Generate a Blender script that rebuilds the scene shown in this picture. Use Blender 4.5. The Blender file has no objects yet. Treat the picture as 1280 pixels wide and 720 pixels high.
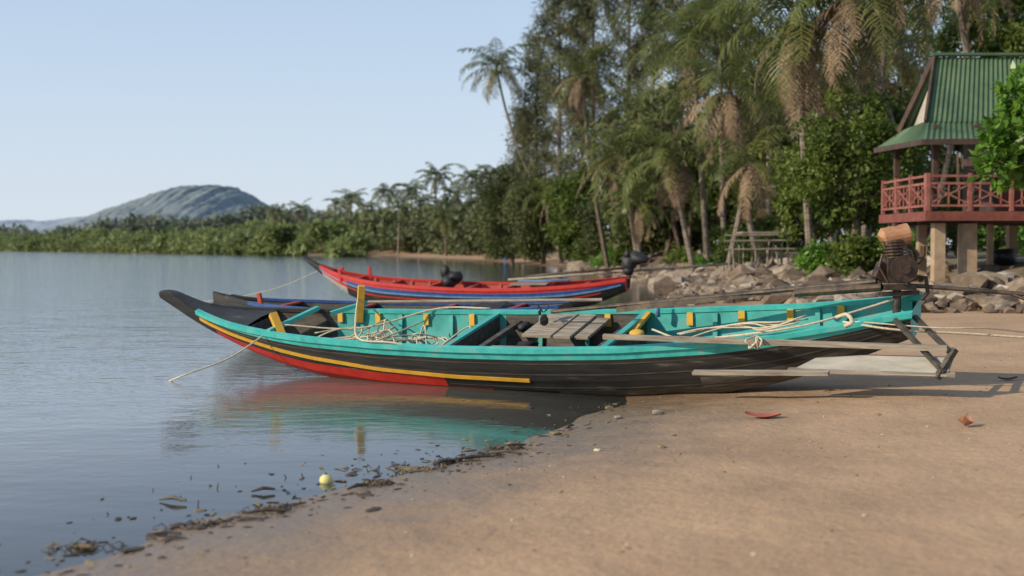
import bpy, math, random
import numpy as np
from mathutils import Vector, Matrix, Euler
random.seed(7); rng=np.random.default_rng(7)
scene=bpy.context.scene
COL=scene.collection

# ------------------------------------------------------------ helpers
class MB:
    def __init__(s): s.v=[];s.f=[];s.m=[];s.n=0
    def add(s,v,f,mat=0):
        v=np.asarray(v,dtype=float).reshape(-1,3)
        s.v.append(v)
        if isinstance(f,np.ndarray):
            fl=(f+s.n).tolist()
        else: fl=[[i+s.n for i in q] for q in f]
        s.f+=fl
        if isinstance(mat,(list,np.ndarray)): s.m+=list(mat)
        else: s.m+=[mat]*len(fl)
        s.n+=len(v)
    def build(s,name,mats,smooth=False,parent=None):
        me=bpy.data.meshes.new(name)
        me.from_pydata(np.concatenate(s.v).tolist(),[],s.f)
        for m in mats: me.materials.append(m)
        me.polygons.foreach_set('material_index',np.array(s.m,dtype=np.int32))
        if smooth: me.polygons.foreach_set('use_smooth',np.ones(len(s.f),dtype=bool))
        me.update()
        o=bpy.data.objects.new(name,me); COL.objects.link(o)
        if parent: o.parent=parent
        return o
def empty(name,mat=None):
    o=bpy.data.objects.new(name,None); COL.objects.link(o)
    if mat is not None: o.matrix_world=mat
    return o
def tube(path,rad,n=8,caps=True):
    P=np.asarray(path,float); k=len(P)
    rad=np.full(k,rad) if np.isscalar(rad) else np.asarray(rad,float)
    T=np.gradient(P,axis=0); T/=np.linalg.norm(T,axis=1)[:,None]+1e-9
    ref=np.array([0,0,1.]) if abs(T[0][2])<.9 else np.array([1.,0,0])
    vs=[]
    for i in range(k):
        a=np.cross(T[i],ref); a/=np.linalg.norm(a)+1e-9
        b=np.cross(a,T[i]); ref=b
        for j in range(n):
            t=2*math.pi*j/n
            vs.append(P[i]+rad[i]*(a*math.cos(t)+b*math.sin(t)))
    fs=[]
    for i in range(k-1):
        for j in range(n):
            fs.append([i*n+j,i*n+(j+1)%n,(i+1)*n+(j+1)%n,(i+1)*n+j])
    if caps: fs.append(list(range(n))[::-1]); fs.append([(k-1)*n+j for j in range(n)])
    return vs,fs
def beam(p0,p1,w,h,up=(0,0,1)):
    p0=np.array(p0,float);p1=np.array(p1,float)
    t=p1-p0; t/=np.linalg.norm(t)
    up=np.array(up,float)
    if abs(np.dot(t,up))>.98: up=np.array([1.,0,0])
    a=np.cross(t,up);a/=np.linalg.norm(a);b=np.cross(a,t)
    vs=[]
    for p in (p0,p1):
        for sa,sb in((-1,-1),(1,-1),(1,1),(-1,1)): vs.append(p+a*sa*w/2+b*sb*h/2)
    return vs,[[0,3,2,1],[4,5,6,7],[0,1,5,4],[1,2,6,5],[2,3,7,6],[3,0,4,7]]
def bez(p0,p1,p2,n=12):
    t=np.linspace(0,1,n)[:,None]; p0,p1,p2=map(np.array,(p0,p1,p2))
    return (1-t)**2*p0+2*t*(1-t)*p1+t*t*p2
def smoothpath(pts,n=8):
    P=[np.array(p,float) for p in pts]; P=[2*P[0]-P[1]]+P+[2*P[-1]-P[-2]]
    out=[]
    for i in range(1,len(P)-2):
        for t in np.linspace(0,1,n,endpoint=False):
            a,b,c,d=P[i-1],P[i],P[i+1],P[i+2]
            out.append(.5*((2*b)+(-a+c)*t+(2*a-5*b+4*c-d)*t*t+(-a+3*b-3*c+d)*t**3))
    out.append(P[-2]); return np.array(out)
_ico={}
def ico(sub=2):
    if sub not in _ico:
        import bmesh
        bm=bmesh.new(); bmesh.ops.create_icosphere(bm,subdivisions=sub,radius=1)
        bm.verts.ensure_lookup_table()
        _ico[sub]=(np.array([v.co[:] for v in bm.verts]),np.array([[v.index for v in f.verts] for f in bm.faces])); bm.free()
    return _ico[sub]
def blobmesh(c,r,jit=.18,rot=None,sub=2):
    v,f=ico(sub); v=v.copy()
    k=rng.normal(size=(5,3)); ph=rng.uniform(0,6,5)
    d=1+jit*np.sin(v@k.T*1.8+ph).sum(1)/2.2
    v=v*d[:,None]*np.array(r)
    a=rng.uniform(0,6.28) if rot is None else rot
    R=np.array([[math.cos(a),-math.sin(a),0],[math.sin(a),math.cos(a),0],[0,0,1]])
    return v@R.T+np.array(c),f

# ------------------------------------------------------------ materials
def newmat(name):
    m=bpy.data.materials.new(name); m.use_nodes=True
    nt=m.node_tree; return m,nt,nt.nodes,nt.links,nt.nodes['Principled BSDF']
def ramp(N,stops):
    r=N.new('ShaderNodeValToRGB'); e=r.color_ramp.elements
    while len(e)<len(stops): e.new(.5)
    for i,(p,c) in enumerate(stops):
        e[i].position=p; e[i].color=(c[0],c[1],c[2],1)
    return r
def mat(name,c1,c2=None,scale=4,rough=.6,bump=0,stretch=(1,1,1),lo=.35,hi=.65,metal=0,detail=6,bdist=.01,spec=.5,c3=None,bscale=None):
    m,nt,N,L,B=newmat(name)
    B.inputs['Roughness'].default_value=rough; B.inputs['Metallic'].default_value=metal
    B.inputs['Specular IOR Level'].default_value=spec
    tc=N.new('ShaderNodeTexCoord'); mp=N.new('ShaderNodeMapping'); mp.inputs['Scale'].default_value=stretch
    L.new(tc.outputs['Object'],mp.inputs['Vector'])
    no=N.new('ShaderNodeTexNoise'); no.inputs['Scale'].default_value=scale; no.inputs['Detail'].default_value=detail; no.inputs['Roughness'].default_value=.65
    L.new(mp.outputs[0],no.inputs['Vector'])
    st=[(lo,c1),(hi,c2 or c1)]
    if c3: st=[(lo,c1),(hi,c2),(min(1,hi+.12),c3)]
    r=ramp(N,st); L.new(no.outputs['Fac'],r.inputs['Fac']); L.new(r.outputs['Color'],B.inputs['Base Color'])
    if bump:
        src=no
        if bscale:
            src=N.new('ShaderNodeTexNoise'); src.inputs['Scale'].default_value=bscale; src.inputs['Detail'].default_value=5
            L.new(mp.outputs[0],src.inputs['Vector'])
        b=N.new('ShaderNodeBump'); b.inputs['Strength'].default_value=bump; b.inputs['Distance'].default_value=bdist
        L.new(src.outputs['Fac'],b.inputs['Height']); L.new(b.outputs[0],B.inputs['Normal'])
    return m
def leafmat(name,dark,light,trans=.35,rough=.5,nscale=.5):
    m,nt,N,L,B=newmat(name)
    g=N.new('ShaderNodeNewGeometry'); tc=N.new('ShaderNodeTexCoord')
    no=N.new('ShaderNodeTexNoise'); no.inputs['Scale'].default_value=nscale; no.inputs['Detail'].default_value=3
    L.new(tc.outputs['Object'],no.inputs['Vector'])
    mm=N.new('ShaderNodeMath'); mm.operation='MULTIPLY_ADD'; mm.inputs[1].default_value=.45
    L.new(g.outputs['Random Per Island'],mm.inputs[0])
    m2=N.new('ShaderNodeMath'); m2.operation='MULTIPLY_ADD'; m2.inputs[1].default_value=1.6; m2.inputs[2].default_value=-.5
    L.new(no.outputs['Fac'],m2.inputs[0]); L.new(m2.outputs[0],mm.inputs[2])
    r=ramp(N,[(.1,dark),(.85,light)]); L.new(mm.outputs[0],r.inputs['Fac'])
    L.new(r.outputs['Color'],B.inputs['Base Color']); B.inputs['Roughness'].default_value=rough
    B.inputs['Specular IOR Level'].default_value=.3
    t=N.new('ShaderNodeBsdfTranslucent'); L.new(r.outputs['Color'],t.inputs['Color'])
    mx=N.new('ShaderNodeMixShader'); mx.inputs[0].default_value=trans
    L.new(B.outputs[0],mx.inputs[1]); L.new(t.outputs[0],mx.inputs[2])
    L.new(mx.outputs[0],N['Material Output'].inputs['Surface'])
    return m

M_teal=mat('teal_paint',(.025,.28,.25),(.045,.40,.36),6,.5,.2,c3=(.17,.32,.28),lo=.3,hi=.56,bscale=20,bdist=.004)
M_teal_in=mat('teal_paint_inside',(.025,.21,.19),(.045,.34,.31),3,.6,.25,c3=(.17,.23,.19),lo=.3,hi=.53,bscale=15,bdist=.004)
M_black=mat('black_paint_weathered',(.010,.010,.010),(.026,.025,.023),5,.55,.4,stretch=(.4,1,2.5),c3=(.11,.10,.08),lo=.36,hi=.61,bscale=9,bdist=.008)
M_grayhull=mat('bare_hull_weathered',(.03,.027,.023),(.11,.095,.075),6,.8,.5,stretch=(.3,1,3),c3=(.24,.21,.165),lo=.37,hi=.62,bdist=.008)
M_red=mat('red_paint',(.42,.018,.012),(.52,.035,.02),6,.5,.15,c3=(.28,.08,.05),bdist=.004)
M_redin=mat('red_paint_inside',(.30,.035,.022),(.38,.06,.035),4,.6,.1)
M_yellow=mat('yellow_paint',(.50,.27,.02),(.62,.36,.04),8,.55,.1,c3=(.38,.26,.12))
M_blue=mat('blue_paint',(.015,.045,.16),(.025,.08,.25),8,.45,.1)
M_lblue=mat('light_blue_paint',(.1,.22,.38),(.16,.3,.46),8,.45,.1)
M_white=mat('white_paint_worn',(.25,.24,.20),(.38,.36,.31),5,.7,.3,stretch=(.5,1,3),c3=(.18,.16,.13))
M_wood=mat('weathered_wood',(.14,.115,.085),(.33,.29,.23),5,.85,.5,stretch=(.5,4,4))
M_wooddk=mat('dark_wet_wood',(.025,.022,.018),(.085,.075,.06),6,.7,.4,stretch=(.6,3,3),c3=(.16,.14,.11))
M_rope=mat('rope_fibre',(.38,.32,.22),(.58,.51,.38),40,.9,.5)
M_metal=mat('rusty_engine_metal',(.02,.018,.016),(.09,.05,.03),12,.6,.4,metal=.3)
M_steel=mat('shaft_steel',(.03,.026,.022),(.12,.09,.06),8,.5,.2,metal=.4)
M_tank=mat('fuel_tank_rusted',(.26,.11,.05),(.38,.21,.11),9,.65,.3,c3=(.4,.35,.28))
M_cloth=mat('black_tarp',(.008,.008,.01),(.02,.02,.022),8,.6,.5,bdist=.03)

# ------------------------------------------------------------ terrain functions
LAND=np.array([(-7,-45),(-4.6,-10),(-3.1,2),(-2.35,5.6),(-1.68,7.02),(-1.11,7.8),(-.77,8.47),(-.12,9.33),(.4,10.3),(1.04,12.4),
 (2.2,20),(3.6,28),(5,36),(6,46),(5.2,60),(3.2,85),(-3,118),(-16,154),(-42,190),(-128,309),(-400,600),(-6500,1500),(-6500,6800),(6800,6800),(6800,-45)],float)
BANK=np.array([(6800,15),(30,20),(14,22.6),(9.8,23.6),(8,24.5),(6.9,29),(6.8,38),(7.8,48),(7.5,60),(6,85),(0,126),(-13,164),(-40,198),(-126,322),(-400,615),(-6500,1530),(-6500,6800),(6800,6800)],float)
def sdist(x,y,poly):
    x=np.asarray(x,float);y=np.asarray(y,float)
    best=np.full(x.shape,1e18); ins=np.zeros(x.shape,bool); n=len(poly)
    for i in range(n):
        ax,ay=poly[i]; bx,by=poly[(i+1)%n]
        dx,dy=bx-ax,by-ay
        t=np.clip(((x-ax)*dx+(y-ay)*dy)/(dx*dx+dy*dy),0,1)
        best=np.minimum(best,(x-ax-t*dx)**2+(y-ay-t*dy)**2)
        c=((ay>y)!=(by>y))&(x<(bx-ax)*(y-ay)/((by-ay) if by!=ay else 1e-9)+ax)
        ins^=c
    return np.where(ins,1,-1)*np.sqrt(best)
def wob(x,y):
    return (np.sin(x*1.3+y*.7)+np.sin(x*2.9-y*1.9+1)+np.sin(y*1.7+x*.4+2)+.6*np.sin(x*4.3+y*3.1)+.5*np.sin(x*6.1-y*5.3+.4))/4
def H(x,y,full=False):
    x=np.asarray(x,float);y=np.asarray(y,float)
    d=sdist(x,y,LAND); db=sdist(x,y,BANK)
    dp=np.maximum(d,0)
    z=np.where(d>0,.26*(1-np.exp(-dp/3))+.012*np.minimum(dp,10),np.maximum(.07*d,-1.6))
    z=z+.014*wob(x,y)*np.exp(-np.abs(d)/6)+.007*wob(x*2.3+5,y*2.1)
    t=np.clip(db/5,0,1); t=t*t*(3-2*t)
    z=z+.85*t+.06*t*wob(x*.8,y*.6)
    if full: return z,d,db
    return z
def hz(x,y): return float(H(np.array([x]),np.array([y]))[0])

us=np.linspace(-1,1,430); xs=3*np.sinh(us*8.25)+0.5
ys=9+4*np.sinh(np.linspace(-3.2,8.05,430))
X,Y=np.meshgrid(xs,ys); Z,D,DB=H(X,Y,True)
def grid(name,Zv,m):
    ny,nx=X.shape
    v=np.stack([X.ravel(),Y.ravel(),Zv.ravel()],1)
    idx=np.arange(nx*ny).reshape(ny,nx)
    f=np.stack([idx[:-1,:-1].ravel(),idx[:-1,1:].ravel(),idx[1:,1:].ravel(),idx[1:,:-1].ravel()],1)
    b=MB(); b.add(v,f,0); o=b.build(name,[m],True)
    for an,A in(('shore',D),('bank',DB)):
        a=o.data.attributes.new(an,'FLOAT','POINT'); a.data.foreach_set('value',A.ravel().astype(np.float32))
    return o
m,nt,N,L,B=newmat('beach_sand')
tc=N.new('ShaderNodeTexCoord')
def noise(sc,det=6,ro=.6):
    n=N.new('ShaderNodeTexNoise'); n.inputs['Scale'].default_value=sc; n.inputs['Detail'].default_value=det; n.inputs['Roughness'].default_value=ro
    L.new(tc.outputs['Object'],n.inputs['Vector']); return n
def math_(op,a,b=None,c=None,clamp=False):
    n=N.new('ShaderNodeMath'); n.operation=op; n.use_clamp=clamp
    for i,q in enumerate((a,b,c)):
        if q is None: continue
        if isinstance(q,(int,float)): n.inputs[i].default_value=q
        else: L.new(q,n.inputs[i])
    return n.outputs[0]
def mixc(f,a,b):
    n=N.new('ShaderNodeMix'); n.data_type='RGBA'
    L.new(f,n.inputs[0])
    for i,q in((6,a),(7,b)):
        if isinstance(q,tuple): n.inputs[i].default_value=(*q,1)
        else: L.new(q,n.inputs[i])
    return n.outputs[2]
at=N.new('ShaderNodeAttribute'); at.attribute_name='shore'
ab=N.new('ShaderNodeAttribute'); ab.attribute_name='bank'
n1=noise(.9,5); n2=noise(35,6,.75); n3=noise(1.9,6)
r1=ramp(N,[(.3,(.33,.215,.125)),(.7,(.48,.32,.19))]); L.new(n1.outputs[0],r1.inputs[0])
r2=ramp(N,[(.35,(.60,.58,.56)),(.62,(1.05,1.05,1.05))]); L.new(n2.outputs[0],r2.inputs[0])
mu=N.new('ShaderNodeMix'); mu.data_type='RGBA'; mu.blend_type='MULTIPLY'; mu.inputs[0].default_value=.6
L.new(r1.outputs[0],mu.inputs[6]); L.new(r2.outputs[0],mu.inputs[7])
dn=math_('ADD',at.outputs['Fac'],math_('MULTIPLY',math_('SUBTRACT',n3.outputs[0],.5),2.4))
wet=N.new('ShaderNodeMapRange'); wet.inputs[1].default_value=.3; wet.inputs[2].default_value=2.1; wet.inputs[3].default_value=1; wet.inputs[4].default_value=0
L.new(dn,wet.inputs[0])
c=mixc(math_('MULTIPLY',wet.outputs[0],.85),mu.outputs[2],(.155,.105,.062))
sea=N.new('ShaderNodeMapRange'); sea.inputs[1].default_value=0; sea.inputs[2].default_value=-3.5
L.new(at.outputs['Fac'],sea.inputs[0])
c=mixc(sea.outputs[0],c,(.13,.115,.085))
bk=N.new('ShaderNodeMapRange'); bk.inputs[1].default_value=0.2; bk.inputs[2].default_value=2.5
L.new(ab.outputs['Fac'],bk.inputs[0])
rb=ramp(N,[(.4,(.10,.075,.05)),(.5,(.2,.145,.095)),(.62,(.09,.10,.04))]); L.new(n3.outputs[0],rb.inputs[0])
c=mixc(bk.outputs[0],c,rb.outputs[0])
L.new(c,B.inputs['Base Color'])
ro=N.new('ShaderNodeMapRange'); ro.inputs[3].default_value=.9; ro.inputs[4].default_value=.34; L.new(wet.outputs[0],ro.inputs[0]); L.new(ro.outputs[0],B.inputs['Roughness'])
n4=noise(3.5,4); n5=noise(70,3); n6=noise(14,4)
hh=math_('ADD',math_('ADD',math_('MULTIPLY',n4.outputs[0],1.0),math_('MULTIPLY',n5.outputs[0],.10)),math_('MULTIPLY',n6.outputs[0],.22))
bp=N.new('ShaderNodeBump'); bp.inputs['Strength'].default_value=.75; bp.inputs['Distance'].default_value=.04; L.new(hh,bp.inputs['Height']); L.new(bp.outputs[0],B.inputs['Normal'])
grid('beach_ground',Z,m)
# water
m,nt,N,L,B=newmat('sea_water'); N.remove(B)
tc=N.new('ShaderNodeTexCoord'); at=N.new('ShaderNodeAttribute'); at.attribute_name='shore'
mp=N.new('ShaderNodeMapping'); mp.inputs['Scale'].default_value=(1,1.7,1); mp.inputs['Rotation'].default_value=(0,0,.3); L.new(tc.outputs['Object'],mp.inputs[0])
w1=noise(2.2,4,.5); w2=noise(9,3,.5); w3=noise(.5,3,.5)
for w in(w1,w2,w3): L.new(mp.outputs[0],w.inputs['Vector'])
amp=N.new('ShaderNodeMapRange'); amp.inputs[1].default_value=-.5; amp.inputs[2].default_value=-9; amp.inputs[3].default_value=.2; amp.inputs[4].default_value=1.8; L.new(at.outputs['Fac'],amp.inputs[0])
hh=math_('ADD',math_('ADD',math_('MULTIPLY',w1.outputs[0],.7),math_('MULTIPLY',w2.outputs[0],.2)),math_('MULTIPLY',w3.outputs[0],1.4))
bp=N.new('ShaderNodeBump'); bp.inputs['Distance'].default_value=.02; bp.inputs['Strength'].default_value=.8
L.new(math_('MULTIPLY',hh,amp.outputs[0]),bp.inputs['Height'])
fr=N.new('ShaderNodeFresnel'); fr.inputs['IOR'].default_value=1.36; L.new(bp.outputs[0],fr.inputs['Normal'])
gl=N.new('ShaderNodeBsdfGlossy'); gl.inputs['Roughness'].default_value=.035; gl.inputs['Color'].default_value=(.94,.96,1,1); L.new(bp.outputs[0],gl.inputs['Normal'])
tr=N.new('ShaderNodeBsdfTransparent'); tr.inputs['Color'].default_value=(.84,.85,.80,1)
df=N.new('ShaderNodeBsdfDiffuse')
mk=N.new('ShaderNodeMapRange'); mk.inputs[1].default_value=0; mk.inputs[2].default_value=-4; mk.inputs[3].default_value=.15; mk.inputs[4].default_value=1; L.new(at.outputs['Fac'],mk.inputs[0])
far=N.new('ShaderNodeMapRange'); far.inputs[1].default_value=-2; far.inputs[2].default_value=-14; L.new(at.outputs['Fac'],far.inputs[0])
L.new(mixc(far.outputs[0],(.165,.165,.145),(.12,.155,.185)),df.inputs['Color'])
x1=N.new('ShaderNodeMixShader'); L.new(mk.outputs[0],x1.inputs[0]); L.new(tr.outputs[0],x1.inputs[1]); L.new(df.outputs[0],x1.inputs[2])
x2=N.new('ShaderNodeMixShader'); L.new(fr.outputs[0],x2.inputs[0]); L.new(x1.outputs[0],x2.inputs[1]); L.new(gl.outputs[0],x2.inputs[2])
L.new(x2.outputs[0],N['Material Output'].inputs['Surface'])
grid('sea_water',np.zeros_like(X),m)

# ------------------------------------------------------------ boats
PU=np.array([0,.35,.6,.78,.88,.94,.98,1.]); PHs=np.array([0,.01,.07,.24,.44,.64,.83,1.])
class Boat:
    def __init__(s,S,Bm,R,K,n=100):
        s.s=np.linspace(S[0],S[-1],n)
        def sm(a):
            y=np.interp(s.s,S,a)
            for _ in range(3):
                z=y.copy(); z[1:-1]=(y[:-2]+2*y[1:-1]+y[2:])/4; y=z
            return y
        s.b,s.r,s.k=sm(Bm),sm(R),sm(K)
    def par(s,x): return np.interp(x,s.s,s.b),np.interp(x,s.s,s.r),np.interp(x,s.s,s.k)
    def pt(s,x,hf,side,off=0):
        b,r,k=s.par(x); vf=np.interp(hf,PHs,PU)
        return np.array([x,side*(b*vf+off),k+(r-k)*hf])
    def outer(s,mb,matf):
        n=len(s.s); V=[]
        cols=[(-1,j) for j in range(7,0,-1)]+[(1,j) for j in range(0,8)]
        for i in range(n):
            for sd,j in cols:
                V.append((s.s[i],sd*s.b[i]*PU[j],s.k[i]+(s.r[i]-s.k[i])*PHs[j]))
        w=len(cols); F=[];Mi=[]
        for i in range(n-1):
            for c in range(w-1):
                F.append([i*w+c,(i+1)*w+c,(i+1)*w+c+1,i*w+c+1])
                hf=(PHs[cols[c][1]]+PHs[cols[c+1][1]])/2
                Mi.append(matf((s.s[i]+s.s[i+1])/2,hf))
        mb.add(V,F,Mi)
        mb.add(V[:w],[list(range(w))],matf(s.s[0],.5))
        return V[-w:]
    def inner(s,mb,matf,t=.035,s0=None,s1=None):
        ss=[x for x in s.s if s0<=x<=s1]; V=[];w=13
        for x in ss:
            b,r,k=s.par(x); b2=max(b-t,.01); fl=k+min(.08,(r-k)*.3)
            half=[]
            for h in (1,.83,.64,.44,.24,.1): half.append((b2*np.interp(h,PHs,PU),max(k+(r-k)*h,fl)))
            for v,z in half: V.append((x,-v,z))
            V.append((x,0,fl))
            for v,z in half[::-1]: V.append((x,v,z))
        F=[];Mi=[]
        for i in range(len(ss)-1):
            for c in range(w-1):
                F.append([i*w+c,i*w+c+1,(i+1)*w+c+1,(i+1)*w+c]); Mi.append(matf((ss[i]+ss[i+1])/2,c))
        mb.add(V,F,Mi)
    def strip(s,mb,s0,s1,h0,h1,th,m,sides=(-1,1)):
        xs_=np.linspace(s0,s1,50)
        for sd in sides:
            V=[]
            for x in xs_:
                a=h0(x) if callable(h0) else h0; b,r,k=s.par(x); hh=h1/(max(r-k,.05))
                p=s.pt(x,a-hh/2,sd,0); q=s.pt(x,a+hh/2,sd,0)
                V+= [p-[0,sd*.01,0],p+[0,sd*th,0],q+[0,sd*th,0],q-[0,sd*.01,0]]
            F=[]
            for i in range(len(xs_)-1):
                for j in range(4): F.append([i*4+j,i*4+(j+1)%4,(i+1)*4+(j+1)%4,(i+1)*4+j])
            F+= [[0,1,2,3],[len(V)-4,len(V)-3,len(V)-2,len(V)-1]]
            mb.add(V,F,m)
    def gunwale(s,mb,s0,s1,w,h,mf):
        xs_=np.linspace(s0,s1,90)
        for sd in(-1,1):
            V=[]
            for x in xs_:
                b,r,k=s.par(x)
                V+=[(x,sd*(b-w*.75),r-h*.4),(x,sd*(b+w*.35),r-h*.6),(x,sd*(b+w*.35),r+h*.4),(x,sd*(b-w*.75),r+h*.5)]
            F=[];Mi=[]
            for i in range(len(xs_)-1):
                for j in range(4): F.append([i*4+j,i*4+(j+1)%4,(i+1)*4+(j+1)%4,(i+1)*4+j]); Mi.append(mf(xs_[i],sd))
            F+=[[0,1,2,3],[len(V)-4,len(V)-3,len(V)-2,len(V)-1]]; Mi+=[mf(s0,sd),mf(s1,sd)]
            mb.add(V,F,Mi)
    def cross(s,mb,x,th,top,m,medge=None):
        b,r,k=s.par(x); b-=.04
        zt=r+top; P=[]
        for h in (1,.64,.44,.24,.07,0): P.append((-b*np.interp(h,PHs,PU),k+.03+(zt-k-.03)*h))
        P+= [(-a,z) for a,z in P[::-1][1:]]
        n=len(P); V=[(x-th/2,a,z) for a,z in P]+[(x+th/2,a,z) for a,z in P]
        F=[list(range(n)),[n+i for i in range(n)][::-1]]+[[i,(i+1)%n,n+(i+1)%n,n+i] for i in range(n)]
        mb.add(V,F,m)
        if medge is not None:
            mb.add(*beam((x,-b+.01,zt+.012),(x,b-.01,zt+.012),th+.03,.03),medge)

def frame(cx,cy,cz,yaw,roll):
    return Matrix.Translation((cx,cy,cz))@Matrix.Rotation(math.radians(yaw),4,'Z')@Matrix.Rotation(math.radians(roll),4,'X')
# --- main boat
FM=frame(-.33,14.25,.02,-27.6,14); FMi=FM.inverted()
def tl(p): return tuple(FMi@Vector(p))
S=[-4.72,-4.55,-4.35,-4.1,-3.8,-3.4,-3,-2.5,-2,-1,0,1,2,3,3.6,4.2,4.85]
Bm=[.03,.045,.08,.14,.22,.34,.43,.52,.59,.67,.71,.72,.70,.63,.54,.43,.31]
R =[.97,1.03,.92,.80,.73,.68,.655,.63,.62,.61,.62,.645,.69,.77,.83,.92,1.03]
K =[.90,.80,.70,.59,.48,.36,.24,.12,.04,-.03,-.03,-.02,.03,.12,.25,.46,.74]
bt=Boat(S,Bm,R,K,120)
boat=empty('longtail_boat',FM)
HM=[M_black,M_red,M_grayhull,M_teal]
def om(s,h):
    if s<-4.0: return 0
    if h>.84: return 3 if s>-3.95 else 0
    if h<.36 and -3.7<s<-.1+ (.33-h)*3: return 1
    if s>-.2 and h<.12: return 2
    if s>1.2 and h<.3: return 2
    if s>2.8 and h<.5: return 2
    return 0
mb=MB(); last=bt.outer(mb,om)
n=len(last); mb.add(last,[list(range(n))[::-1]],3)
mb.build('hull',HM,False,boat)
mb=MB()
for h,s0,s1 in((.30,-.1,4.6),(.56,-3.6,4.7),(.76,-3.7,4.75)): bt.strip(mb,s0,s1,h,.012,.005,0)
mb.build('plank_seams',[M_wooddk],False,boat)
mb=MB()
def im(s,c):
    if 0<s<1.75: return 1
    if s<-2.3: return 1
    if c in(5,6) : return 0 if s>1.7 else 1 if s>-1 else 0
    return 0
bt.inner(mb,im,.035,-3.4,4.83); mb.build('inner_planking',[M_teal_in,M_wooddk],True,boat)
mb=MB(); bt.gunwale(mb,-4.0,4.87,.07,.05,lambda s,sd:1 if (sd>0 and s<-2.4) else 0); mb.build('gunwale',[M_teal,M_black],False,boat)
mb=MB(); bt.strip(mb,-3.95,.95,lambda s:np.interp(s,[-4,-3,-2,-1,0,1],[.66,.63,.58,.52,.47,.45]),.042,.02,0)
mb.build('yellow_rubbing_strip',[M_yellow],False,boat)
mb=MB()
xs_=[x for x in bt.s if x<=-3.1]; V=[]
for x in xs_:
    b,r,k=bt.par(x); V+=[(x,-b*.97,r+.002-.02*(x>-3.7)),(x,0,r+.02),(x,b*.97,r+.004)]
F=[]
for i in range(len(xs_)-1):
    for j in(0,1): F.append([i*3+j,(i+1)*3+j,(i+1)*3+j+1,i*3+j+1])
mb.add(V,F,0); mb.build('foredeck',[M_black],True,boat)
mb=MB()
bt.cross(mb,-.08,.04,-.03,1,0); bt.cross(mb,1.8,.04,-.04,1,0); bt.cross(mb,-2.45,.04,-.12,1,None); bt.cross(mb,4.1,.03,-.15,0,0); bt.cross(mb,-3.1,.04,-.03,1,None)
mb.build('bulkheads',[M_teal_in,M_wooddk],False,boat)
mb=MB()
for x in(-2.25,-1.72,-1.05,-.42,1.35,2.35,2.95,3.5,4.05):
    for sd in(-1,1):
        p=bt.pt(x,.97,sd,-.05); q=bt.pt(x,.76,sd,-.055)
        mb.add(*beam(p,q,.07,.03,(0,1,0)),0)
for x in(-1.4,-.7,.5,1.1,2.65,3.8):
    for sd in(-1,1):
        p=bt.pt(x,.95,sd,-.05); q=bt.pt(x,.35,sd,-.05); mb.add(*beam(p,q,.05,.03,(0,1,0)),1)
mb.add(*beam((1.86,.1,.60),(1.86,.64,.67),.05,.04),0)
mb.build('ribs',[M_yellow,M_teal_in],False,boat)
mb=MB()
for i,(a,b_,y0,y1,z) in enumerate([(.62,.80,-.1,.62,.60),(.82,1.0,-.15,.6,.615),(1.02,1.22,-.12,.63,.605),(.5,1.55,-.62,-.40,.55),(.3,1.3,-.36,-.22,.50),(1.24,1.40,-.05,.6,.58)]):
    if y1-y0>.5: mb.add(*beam(((a+b_)/2,y0,z),((a+b_)/2,y1,z+.02),b_-a,.03),0)
    else: mb.add(*beam((a,(y0+y1)/2,z),(b_,(y0+y1)/2+.02,z+.01),y1-y0,.03),0)
mb.add(*beam((.12,.0,.30),(1.7,.05,.31),.35,.03),0); mb.add(*beam((.15,-.36,.30),(1.6,-.33,.29),.25,.03),1)
for x in(.2,1.58): mb.add(*beam((x,-.66,.5),(x,.66,.5),.07,.06),1)
mb.build('deck_planks',[M_wood,M_wooddk],False,boat)
mb=MB()
mb.add(*beam((-1.98,.50,.50),(-1.91,.56,.95),.09,.08),0)
mb.add(*beam((-2.25,.30,.66),(-1.9,.60,.72),.05,.05),1)
mb.add(*beam((-2.45,-.42,.5),(-2.68,-.28,.82),.09,.08),0)
mb.add(*beam((-2.62,-.48,.66),(-2.55,.45,.68),.06,.05),1)
mb.build('bow_bollards',[M_yellow,M_teal],False,boat)
mb=MB()
def coil(cx,cy,z,R0,turns,m=0,r=.010):
    n=int(turns*14); P=[]
    for i in range(n):
        a=i/14*2*math.pi; rr=R0*(1+.25*math.sin(i*.37)+.1*math.sin(i*1.1))
        P.append((cx+rr*1.7*math.cos(a)+.05*math.sin(i*.21),cy+rr*math.sin(a),z+.02*math.sin(i*.9)+.04*i/n))
    mb.add(*tube(P,r,5),m)
coil(-1.3,-.15,.32,.25,5); coil(-.9,.1,.38,.2,4); coil(-1.8,.05,.36,.22,3); coil(-1.2,-.48,.52,.1,2)
for k_ in range(9):
    x0=-2.3+rng.uniform(0,1.2); P=[(x0+i*.22,rng.uniform(-.5,.45),.42+rng.uniform(-.12,.2)) for i in range(6)]
    mb.add(*tube(smoothpath(P,6),.010,5),0)
P=[(-1.95,.5,.8),(-1.6,-.1,.7),(-1.2,-.62,.66),(-.7,-.68,.655),(-.3,-.5,.5)]; mb.add(*tube(smoothpath(P),.012,5),0)
P=[(-2.6,-.32,.7),(-1.7,.1,.55),(-.9,.62,.66),(-.2,.70,.66)]; mb.add(*tube(smoothpath(P),.012,5),0)
for k_ in range(5):
    P=[(2.7+.3*i+rng.uniform(-.1,.1),-.62+rng.uniform(-.06,.25)+i*.03,.80+.04*i+rng.uniform(-.02,.05)) for i in range(5)]
    mb.add(*tube(smoothpath(P,6),.009,5),0)
P=[(4.75,.2,1.07),(4.3,-.1,.98),(3.9,-.42,.93),(3.3,-.55,.85),(2.6,-.3,.7),(2.1,.1,.66)]; mb.add(*tube(smoothpath(P),.012,5),0)
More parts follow.
